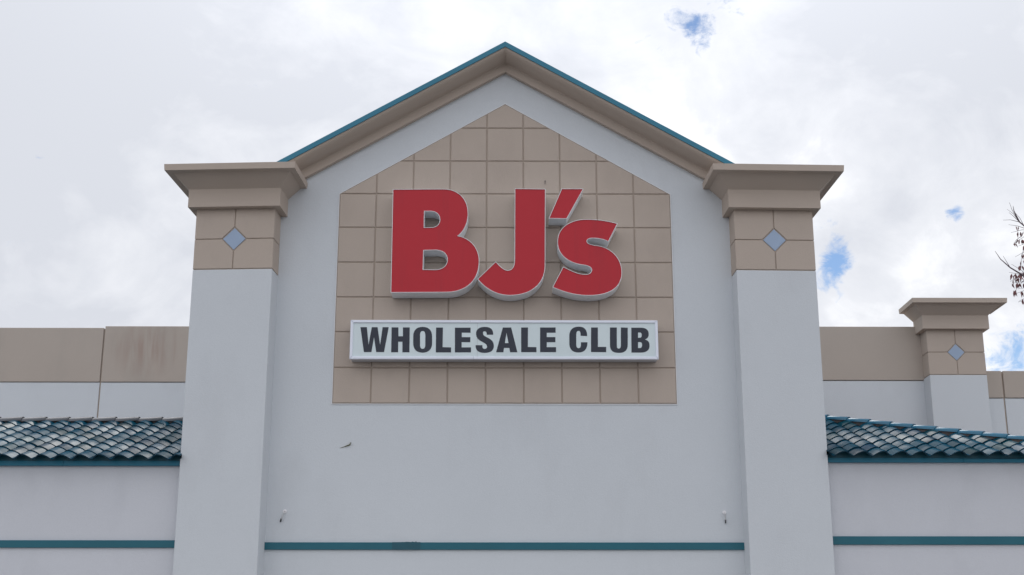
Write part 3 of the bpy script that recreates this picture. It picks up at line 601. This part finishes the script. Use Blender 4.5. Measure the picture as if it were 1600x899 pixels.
SMALL = [
[[[-2.322,6.708],[-2.218,6.708],[-2.183,6.414],[-2.139,6.708],[-2.046,6.708],[-1.998,6.414],[-1.965,6.708],[-1.867,6.708],[-1.932,6.298],[-2.057,6.298],[-2.099,6.543],[-2.134,6.298],[-2.254,6.298]]],
[[[-1.82,6.705],[-1.711,6.705],[-1.708,6.558],[-1.635,6.558],[-1.639,6.705],[-1.529,6.705],[-1.526,6.295],[-1.638,6.295],[-1.642,6.469],[-1.709,6.469],[-1.707,6.295],[-1.818,6.295]]],
[[[-1.322,6.714],[-1.285,6.711],[-1.254,6.703],[-1.227,6.689],[-1.206,6.67],[-1.189,6.647],[-1.177,6.619],[-1.17,6.588],[-1.167,6.552],[-1.165,6.45],[-1.167,6.413],[-1.174,6.381],[-1.186,6.354],[-1.203,6.331],[-1.225,6.313],[-1.25,6.3],[-1.28,6.292],[-1.314,6.289],[-1.349,6.292],[-1.38,6.299],[-1.406,6.312],[-1.428,6.33],[-1.445,6.353],[-1.457,6.381],[-1.465,6.413],[-1.468,6.45],[-1.47,6.552],[-1.469,6.587],[-1.462,6.619],[-1.452,6.646],[-1.436,6.67],[-1.415,6.689],[-1.39,6.702],[-1.359,6.711]],[[-1.319,6.646],[-1.309,6.645],[-1.3,6.641],[-1.292,6.635],[-1.287,6.627],[-1.282,6.617],[-1.279,6.605],[-1.277,6.592],[-1.276,6.577],[-1.274,6.42],[-1.274,6.405],[-1.276,6.392],[-1.279,6.38],[-1.283,6.37],[-1.289,6.362],[-1.296,6.356],[-1.305,6.353],[-1.316,6.351],[-1.326,6.352],[-1.334,6.356],[-1.342,6.362],[-1.348,6.37],[-1.352,6.38],[-1.356,6.392],[-1.358,6.405],[-1.358,6.42],[-1.361,6.577],[-1.361,6.591],[-1.359,6.605],[-1.356,6.617],[-1.352,6.627],[-1.346,6.635],[-1.339,6.641],[-1.33,6.645]]],
[[[-1.105,6.703],[-0.995,6.703],[-0.996,6.38],[-0.86,6.376],[-0.859,6.294],[-1.103,6.294]]],
[[[-0.802,6.701],[-0.55,6.702],[-0.549,6.619],[-0.691,6.619],[-0.69,6.545],[-0.553,6.545],[-0.553,6.462],[-0.691,6.462],[-0.691,6.377],[-0.541,6.377],[-0.54,6.295],[-0.798,6.294]]],
[[[-0.186,6.586],[-0.29,6.586],[-0.29,6.601],[-0.292,6.613],[-0.294,6.622],[-0.298,6.63],[-0.303,6.636],[-0.309,6.639],[-0.316,6.642],[-0.324,6.642],[-0.331,6.642],[-0.337,6.64],[-0.341,6.638],[-0.345,6.634],[-0.348,6.63],[-0.35,6.624],[-0.351,6.618],[-0.351,6.611],[-0.344,6.584],[-0.324,6.564],[-0.295,6.547],[-0.263,6.53],[-0.23,6.51],[-0.202,6.485],[-0.182,6.451],[-0.174,6.405],[-0.176,6.377],[-0.184,6.352],[-0.196,6.332],[-0.212,6.315],[-0.234,6.303],[-0.26,6.294],[-0.291,6.289],[-0.326,6.287],[-0.361,6.289],[-0.391,6.295],[-0.415,6.305],[-0.435,6.319],[-0.45,6.337],[-0.46,6.359],[-0.466,6.384],[-0.467,6.413],[-0.358,6.413],[-0.359,6.398],[-0.358,6.385],[-0.355,6.374],[-0.351,6.366],[-0.346,6.36],[-0.339,6.356],[-0.331,6.353],[-0.321,6.352],[-0.312,6.353],[-0.304,6.355],[-0.298,6.358],[-0.292,6.363],[-0.288,6.369],[-0.285,6.375],[-0.283,6.383],[-0.283,6.392],[-0.291,6.418],[-0.311,6.438],[-0.34,6.456],[-0.372,6.474],[-0.405,6.494],[-0.434,6.52],[-0.454,6.554],[-0.462,6.599],[-0.46,6.627],[-0.453,6.65],[-0.441,6.67],[-0.424,6.686],[-0.404,6.699],[-0.38,6.708],[-0.351,6.713],[-0.32,6.715],[-0.288,6.713],[-0.26,6.707],[-0.236,6.697],[-0.217,6.683],[-0.203,6.665],[-0.193,6.643],[-0.187,6.617]]],
[[[-0.031,6.705],[0.103,6.706],[0.203,6.298],[0.086,6.298],[0.074,6.369],[-0.012,6.369],[-0.022,6.298],[-0.139,6.297]],[[0.028,6.618],[0.061,6.448],[0.001,6.448]]],
[[[0.263,6.706],[0.374,6.706],[0.37,6.385],[0.508,6.382],[0.507,6.3],[0.263,6.3]]],
[[[0.568,6.706],[0.818,6.707],[0.817,6.621],[0.675,6.62],[0.674,6.548],[0.813,6.548],[0.812,6.464],[0.674,6.464],[0.673,6.382],[0.823,6.382],[0.822,6.3],[0.566,6.3]]],
[[[1.324,6.566],[1.219,6.57],[1.219,6.59],[1.218,6.607],[1.216,6.621],[1.213,6.633],[1.209,6.641],[1.203,6.647],[1.197,6.651],[1.188,6.652],[1.179,6.651],[1.17,6.648],[1.164,6.642],[1.158,6.635],[1.154,6.625],[1.152,6.614],[1.15,6.6],[1.149,6.585],[1.147,6.431],[1.148,6.416],[1.149,6.402],[1.152,6.391],[1.156,6.382],[1.161,6.375],[1.167,6.37],[1.175,6.367],[1.185,6.366],[1.194,6.367],[1.202,6.37],[1.209,6.377],[1.214,6.386],[1.218,6.399],[1.221,6.416],[1.222,6.437],[1.223,6.463],[1.328,6.463],[1.325,6.424],[1.317,6.39],[1.305,6.361],[1.289,6.337],[1.269,6.319],[1.244,6.306],[1.215,6.298],[1.182,6.296],[1.146,6.298],[1.115,6.306],[1.089,6.319],[1.069,6.337],[1.054,6.36],[1.043,6.388],[1.037,6.42],[1.036,6.456],[1.037,6.559],[1.039,6.596],[1.047,6.628],[1.058,6.655],[1.075,6.679],[1.096,6.697],[1.122,6.71],[1.153,6.718],[1.189,6.721],[1.222,6.719],[1.25,6.712],[1.274,6.7],[1.293,6.683],[1.307,6.661],[1.317,6.635],[1.323,6.603]]],
[[[1.389,6.707],[1.499,6.708],[1.494,6.388],[1.627,6.387],[1.625,6.301],[1.382,6.303]]],
[[[1.693,6.708],[1.804,6.708],[1.798,6.414],[1.798,6.401],[1.799,6.389],[1.801,6.38],[1.804,6.372],[1.808,6.367],[1.813,6.363],[1.818,6.36],[1.825,6.36],[1.834,6.36],[1.841,6.363],[1.848,6.367],[1.853,6.372],[1.857,6.38],[1.86,6.389],[1.862,6.401],[1.863,6.414],[1.869,6.708],[1.98,6.705],[1.973,6.423],[1.97,6.39],[1.962,6.363],[1.95,6.34],[1.934,6.321],[1.913,6.307],[1.888,6.297],[1.859,6.292],[1.827,6.29],[1.793,6.292],[1.764,6.297],[1.74,6.307],[1.72,6.321],[1.705,6.339],[1.695,6.362],[1.689,6.39],[1.688,6.423]]],
[[[2.037,6.705],[2.187,6.705],[2.219,6.703],[2.247,6.698],[2.269,6.689],[2.287,6.676],[2.3,6.661],[2.309,6.643],[2.314,6.622],[2.315,6.599],[2.314,6.582],[2.31,6.567],[2.305,6.554],[2.298,6.542],[2.288,6.532],[2.277,6.523],[2.264,6.516],[2.249,6.511],[2.268,6.505],[2.284,6.497],[2.296,6.487],[2.307,6.475],[2.315,6.462],[2.32,6.446],[2.323,6.43],[2.323,6.412],[2.321,6.385],[2.313,6.361],[2.302,6.341],[2.286,6.325],[2.266,6.312],[2.242,6.303],[2.213,6.297],[2.18,6.295],[2.03,6.295]],[[2.144,6.626],[2.172,6.626],[2.18,6.625],[2.187,6.623],[2.192,6.619],[2.196,6.614],[2.199,6.607],[2.201,6.6],[2.203,6.591],[2.203,6.581],[2.202,6.571],[2.2,6.562],[2.197,6.555],[2.194,6.549],[2.189,6.544],[2.183,6.541],[2.175,6.539],[2.166,6.538],[2.141,6.538]],[[2.14,6.468],[2.168,6.468],[2.178,6.467],[2.186,6.465],[2.192,6.461],[2.197,6.456],[2.2,6.449],[2.202,6.441],[2.203,6.431],[2.203,6.42],[2.203,6.408],[2.201,6.398],[2.197,6.389],[2.193,6.382],[2.187,6.376],[2.18,6.372],[2.172,6.369],[2.162,6.369],[2.137,6.369]]]]

def curve_mesh(loops, y, mode, extrude=0.0, bevel=0.0):
    cu = bpy.data.curves.new('outline', 'CURVE'); cu.dimensions = '2D'; cu.fill_mode = mode
    cu.extrude = extrude; cu.bevel_depth = bevel; cu.bevel_resolution = 1
    for lp in loops:
        sp = cu.splines.new('POLY'); sp.points.add(len(lp) - 1); sp.use_cyclic_u = True
        for p, (x, z) in zip(sp.points, lp): p.co = (x, z, 0, 1)
    o = bpy.data.objects.new('outline', cu); COL.objects.link(o)
    dg = bpy.context.evaluated_depsgraph_get()
    me = bpy.data.meshes.new_from_object(o.evaluated_get(dg))
    bpy.data.objects.remove(o); bpy.data.curves.remove(cu)
    me.transform(Matrix.Translation((0, y, 0)) @ Matrix.Rotation(R(90), 4, 'X'))
    return me
def from_mesh(name, me, m, parent):
    bm = bmesh.new(); bm.from_mesh(me); bpy.data.meshes.remove(me)
    return obj(name, bm, m, parent)
def sides(loops, y0, y1):
    bm = bmesh.new()
    for lp in loops:
        a = [bm.verts.new((x, y0, z)) for x, z in lp]; b = [bm.verts.new((x, y1, z)) for x, z in lp]
        for i in range(len(lp)):
            bm.faces.new((a[i], a[(i + 1) % len(lp)], b[(i + 1) % len(lp)], b[i]))
    return bm
LY = 20.70
for key, lab in (('B', 'big red raised letter B, the widest letter on the beige panel'),
                 ('J', 'big red raised letter J with hooked foot, right of the B'),
                 ('apostrophe', 'small slanted red raised apostrophe at upper right of the J'),
                 ('S', 'big red curvy raised letter S at the right end of the word')):
    lp = BIG[key]; xs = [p[0] for p in lp[0]]; zs = [p[1] for p in lp[0]]
    t = thing('channel_letter', lab, 'sign letter', ((min(xs) + max(xs)) / 2, 21.05, min(zs)), 'red raised letters')
    ret = obj('letter_return', sides(lp, LY + 0.004, 21.068), M_return, t)
    from_mesh('back_plate', curve_mesh(lp, 21.06, 'BOTH', 0.003), M_return, ret)
    from_mesh('letter_face', curve_mesh(lp, LY + 0.012, 'BOTH', 0.006), M_red, t)
    bm = bmesh.new()
    for q in lp:
        n = len(q)
        for i in range(n):
            a, b = Vector((q[i][0], LY, q[i][1])), Vector((q[(i + 1) % n][0], LY, q[(i + 1) % n][1]))
            if (b - a).length < 1e-4: continue
            dd = (b - a).normalized() * 0.002
            tube(bm, [a - dd, b + dd], 0.005, 6)
    obj('trim_cap', bm, M_trimcap, t)

# ------------------------------------------------------------------ the boxed sign below
t = thing('sign_cabinet', 'long white box sign reading WHOLESALE CLUB in dark letters', 'sign', (0, 21.0, 6.18))
x0, x1, z0, z1, yf = -2.482, 2.464, 6.180, 6.826, 20.80
obj('cabinet', bx(x0 + .012, x1 - .012, yf + 0.03, 21.076, z0 + .012, z1 - .012, bev=0.006), M_cabinet, t)
bm = bmesh.new(); fw = 0.047
for k, (p, q, r, s) in enumerate((((x0, z0), (x1, z0), (x1 - fw, z0 + fw), (x0 + fw, z0 + fw)), ((x1, z0), (x1, z1), (x1 - fw, z1 - fw), (x1 - fw, z0 + fw)),
                   ((x1, z1), (x0, z1), (x0 + fw, z1 - fw), (x1 - fw, z1 - fw)), ((x0, z1), (x0, z0), (x0 + fw, z0 + fw), (x0 + fw, z1 - fw)))):
    quad = inset_poly([p, q, r, s], 0.0016)
    if k in (0, 2):                       # long bars come in two lengths
        xm = -0.50 if k == 0 else -0.56
        for nx, c in ((1, xm - 0.0015), (-1, -xm - 0.0015)): cushion(bm, clip_poly(quad, nx, 0, c), yf + 0.045, yf, 0.006)
    else: cushion(bm, quad, yf + 0.045, yf, 0.006)
obj('retainer_frame', bm, M_frame, t)
bm = bmesh.new()
for a, b in ((x0 + 0.03, -0.442), (-0.438, x1 - 0.03)): box(bm, a, b, 20.82, 20.829, z0 + 0.03, z1 - 0.03)
face = obj('sign_face', bm, M_face, t)
for lp in SMALL: from_mesh('letter', curve_mesh(lp, 20.8185, 'BOTH', 0.0014), M_ink, face)

# ------------------------------------------------------------------ small things on the walls
def anchor(label, x, z, lean, px):
    t = thing('wall_anchor', label, 'wall anchor', (x, WY, z), 'small metal anchors low on the tower wall')
    bm = bmesh.new(); tube(bm, [(x, WY + .01, z), (x, WY - 0.014, z)], 0.030, 14); obj('round_plate', bm, M_trimcap, t)
    bm = bmesh.new(); tube(bm, [(x, WY - 0.002, z), (x, WY - 0.05, z - 0.004), (x + lean * .25, WY - 0.06, z - 0.035), (x + lean, WY - 0.045, z - 0.125)], 0.0085, 8); obj('rod', bm, M_metal, t)
    bm = bmesh.new(); tube(bm, [(x + lean, WY - 0.045, z - 0.115), (x + lean * 1.35, WY - 0.02, z - 0.165)], 0.012, 8); obj('rod_end', bm, M_darkmetal, t)
anchor('small metal anchor hanging aslant on the wall near the left pillar', -3.447, 3.80, -0.045, 0)
anchor('small metal anchor hanging straight on the wall near the right pillar', 3.456, 3.785, 0.008, 0)
bm = bmesh.new()
pts = [(-2.655, 4.782), (-2.56, 4.815), (-2.50, 4.842), (-2.452, 4.862), (-2.425, 4.905), (-2.437, 4.85), (-2.47, 4.832), (-2.51, 4.818), (-2.58, 4.795)]
n = len(pts)
pts = [(-2.53 + (x + 2.53) * 0.8, 4.84 + (z - 4.84) * 0.75) for x, z in pts]
va = [bm.verts.new((x, WY - 0.006 - 0.03 * max(0, (x + 2.56)) / .13, z)) for x, z in pts]; vb = [bm.verts.new((x, WY - 0.0005, z)) for x, z in pts]
bm.faces.new(va); bm.faces.new(vb[::-1])
for i in range(n): bm.faces.new((va[i], vb[i], vb[(i + 1) % n], va[(i + 1) % n]))
tag(obj('torn_scrap', bm, M_scrap), 'thin torn dark scrap stuck on the white wall under the beige panel', 'scrap')
bm = bmesh.new(); tube(bm, [(0.672, WY - 0.01, 9.325), (0.674, WY - 0.045, 9.29), (0.671, WY - 0.05, 9.235)], [0.004, 0.006, 0.004], 6)
tag(obj('wire_stub', bm, M_darkmetal), 'tiny dark wire stub poking from the beige panel above the J', 'wire')
bm = bmesh.new(); box(bm, 5.02, 5.09, 20.70, 20.735, 4.745, 4.765); box(bm, -5.075, -5.02, 20.70, 20.735, 4.66, 4.675)
bm.free()

# ------------------------------------------------------------------ nearly bare tree at the right edge
tree = thing('bare_tree', 'nearly bare tree reaching in at the right with a few purplish leaves', 'tree', (9.6, 17.4, 0))
rt = random.Random(5)
wood = bmesh.new(); leaf = bmesh.new(); nleaf = 0
def leaves_at(p, n):
    for _ in range(n):
        L = rt.uniform(0.06, 0.105); w = L * 0.34
        d = Vector((rt.uniform(-.45, .45), rt.uniform(-.45, .45), -1)).normalized()
        s = d.cross(Vector((rt.uniform(-1, 1), rt.uniform(-1, 1), 0.2))).normalized(); nn = s.cross(d)
        q = Vector(p) + Vector((rt.uniform(-.03, .03), rt.uniform(-.03, .03), 0))
        a = leaf.verts.new(q); m1 = leaf.verts.new(q + d * L * .5 + nn * 0.006); tip = leaf.verts.new(q + d * L + nn * 0.004)
        l1 = leaf.verts.new(q + d * L * .4 + s * w * .5 - nn * .006); r1 = leaf.verts.new(q + d * L * .4 - s * w * .5 - nn * .006)
        for f in ((a, l1, m1), (l1, tip, m1), (a, m1, r1), (m1, tip, r1)): leaf.faces.new(f)
def limb(p, d, length, r, depth, leafy=True):
    pts = [Vector(p)]; d = Vector(d).normalized(); n = 6; dirs = []
    for i in range(n):
        d = (d + Vector((rt.uniform(-.16, .16), rt.uniform(-.16, .16), rt.uniform(-.08, .14)))).normalized()
        pts.append(pts[-1] + d * length / n); dirs.append(d.copy())
    rad = [r * (1 - 0.62 * i / n) for i in range(n + 1)]
    tube(wood, pts, rad, 8 if r > .03 else 5)
    if depth == 0:
        for q in pts[2:]:
            if rt.random() < 0.22: leaves_at(q, rt.randint(1, 3))
        return
    for i in range(2, n + 1):
        for _ in range(2 if rt.random() < 0.5 else 1):
            b = dirs[min(i, n - 1)]; s = Vector((rt.uniform(-1, 1), rt.uniform(-1, 1), rt.uniform(-.25, .6))).normalized()
            limb(pts[i], b * 0.75 + s * 0.8, length * rt.uniform(.38, .6), rad[i] * 0.6, depth - 1)
trunk = bmesh.new()
tp = [(9.6, 17.4, 0), (9.58, 17.38, 1.2), (9.62, 17.42, 2.6), (9.55, 17.4, 4.0), (9.6, 17.45, 5.4)]
tube(trunk, tp, [0.19, 0.15, 0.13, 0.115, 0.095], 12)
to = obj('trunk', trunk, M_bark, tree, True)
for a, el, ln, z in ((20, 45, 2.2, 4.6), (75, 50, 2.2, 5.0), (-40, 40, 2.2, 5.2), (-100, 45, 2.0, 5.4), (0, 80, 2.4, 5.4), (140, 62, 1.5, 5.4), (225, 62, 1.5, 5.3)):
    limb((9.58, 17.42, z), (math.cos(R(a)) * math.cos(R(el)), math.sin(R(a)) * math.cos(R(el)), math.sin(R(el))), ln, 0.05, 2)
# the two boughs that reach into the picture
def hand(pts, r0, r1):
    n = len(pts); tube(wood, pts, [r0 + (r1 - r0) * i / (n - 1) for i in range(n)], 6)
hand([(9.58, 17.42, 5.0), (8.7, 17.3, 5.7), (7.9, 17.1, 6.05), (7.35, 17.0, 6.28), (6.95, 17.0, 6.46), (6.74, 17.0, 6.60), (6.62, 17.0, 6.72), (6.56, 17.0, 6.83)], 0.024, 0.0025)
hand([(9.58, 17.42, 5.3), (8.7, 17.25, 6.2), (7.9, 17.05, 6.75), (7.35, 17.0, 7.02), (7.05, 17.0, 7.13), (6.93, 17.0, 7.24), (6.87, 17.0, 7.40), (6.865, 17.0, 7.47)], 0.024, 0.0025)
def sprig(p, q, nl, r=0.0045):
    p, q = Vector(p), Vector(q); m = (p + q) / 2 + Vector((rt.uniform(-.02, .02), rt.uniform(-.03, .03), 0.015))
    tube(wood, [p, m, q], [r, r * .7, r * .4], 5)
    for _ in range(nl): leaves_at(p.lerp(q, rt.uniform(.25, 1)), rt.randint(2, 3))
for a, b, nl in (((6.93, 17, 7.24), (6.78, 16.95, 7.36), 0), ((6.93, 17, 7.24), (6.80, 17.05, 7.44), 0), ((6.99, 17, 7.17), (6.93, 17.1, 7.40), 0),
                 ((7.05, 17, 7.13), (6.74, 16.9, 7.17), 1), ((7.05, 17, 7.13), (6.80, 17, 7.09), 2), ((7.1, 17, 7.1), (6.88, 17.1, 6.98), 1),
                 ((7.2, 17, 7.0), (6.84, 16.9, 6.87), 1), ((7.2, 17, 6.95), (6.86, 17.1, 6.78), 3), ((7.0, 17, 6.44), (6.80, 17.1, 6.68), 4),
                 ((6.95, 17, 6.46), (6.70, 16.95, 6.52), 3), ((6.74, 17, 6.60), (6.68, 17.05, 6.78), 0), ((7.05, 17, 6.40), (6.72, 16.9, 6.36), 3),
                 ((7.15, 17, 6.36), (6.76, 17.05, 6.24), 5), ((7.25, 17, 6.32), (6.84, 17.1, 6.16), 4), ((7.25, 17, 6.3), (6.9, 17, 6.52), 3), ((7.2, 17, 6.3), (6.86, 16.95, 6.04), 2),
                 ((7.0, 17, 6.95), (6.88, 17, 6.62), 3), ((6.93, 17, 7.24), (6.75, 17.1, 7.30), 0), ((6.90, 17, 7.30), (6.80, 16.95, 7.50), 0), ((6.95, 17, 7.05), (6.83, 17.05, 6.93), 2),
                 ((6.95, 17, 6.46), (6.80, 17.05, 6.30), 3), ((7.1, 17, 6.38), (6.82, 17.1, 6.44), 3), ((7.2, 17, 6.34), (6.78, 16.9, 6.28), 4), ((7.2, 17, 6.28), (6.80, 17, 6.12), 3), ((6.9, 17, 6.5), (6.74, 17.05, 6.42), 2)):
    sprig(a, b, nl)
obj('branches', wood, M_bark, tree, True)
obj('leaves', leaf, M_leaf, tree)
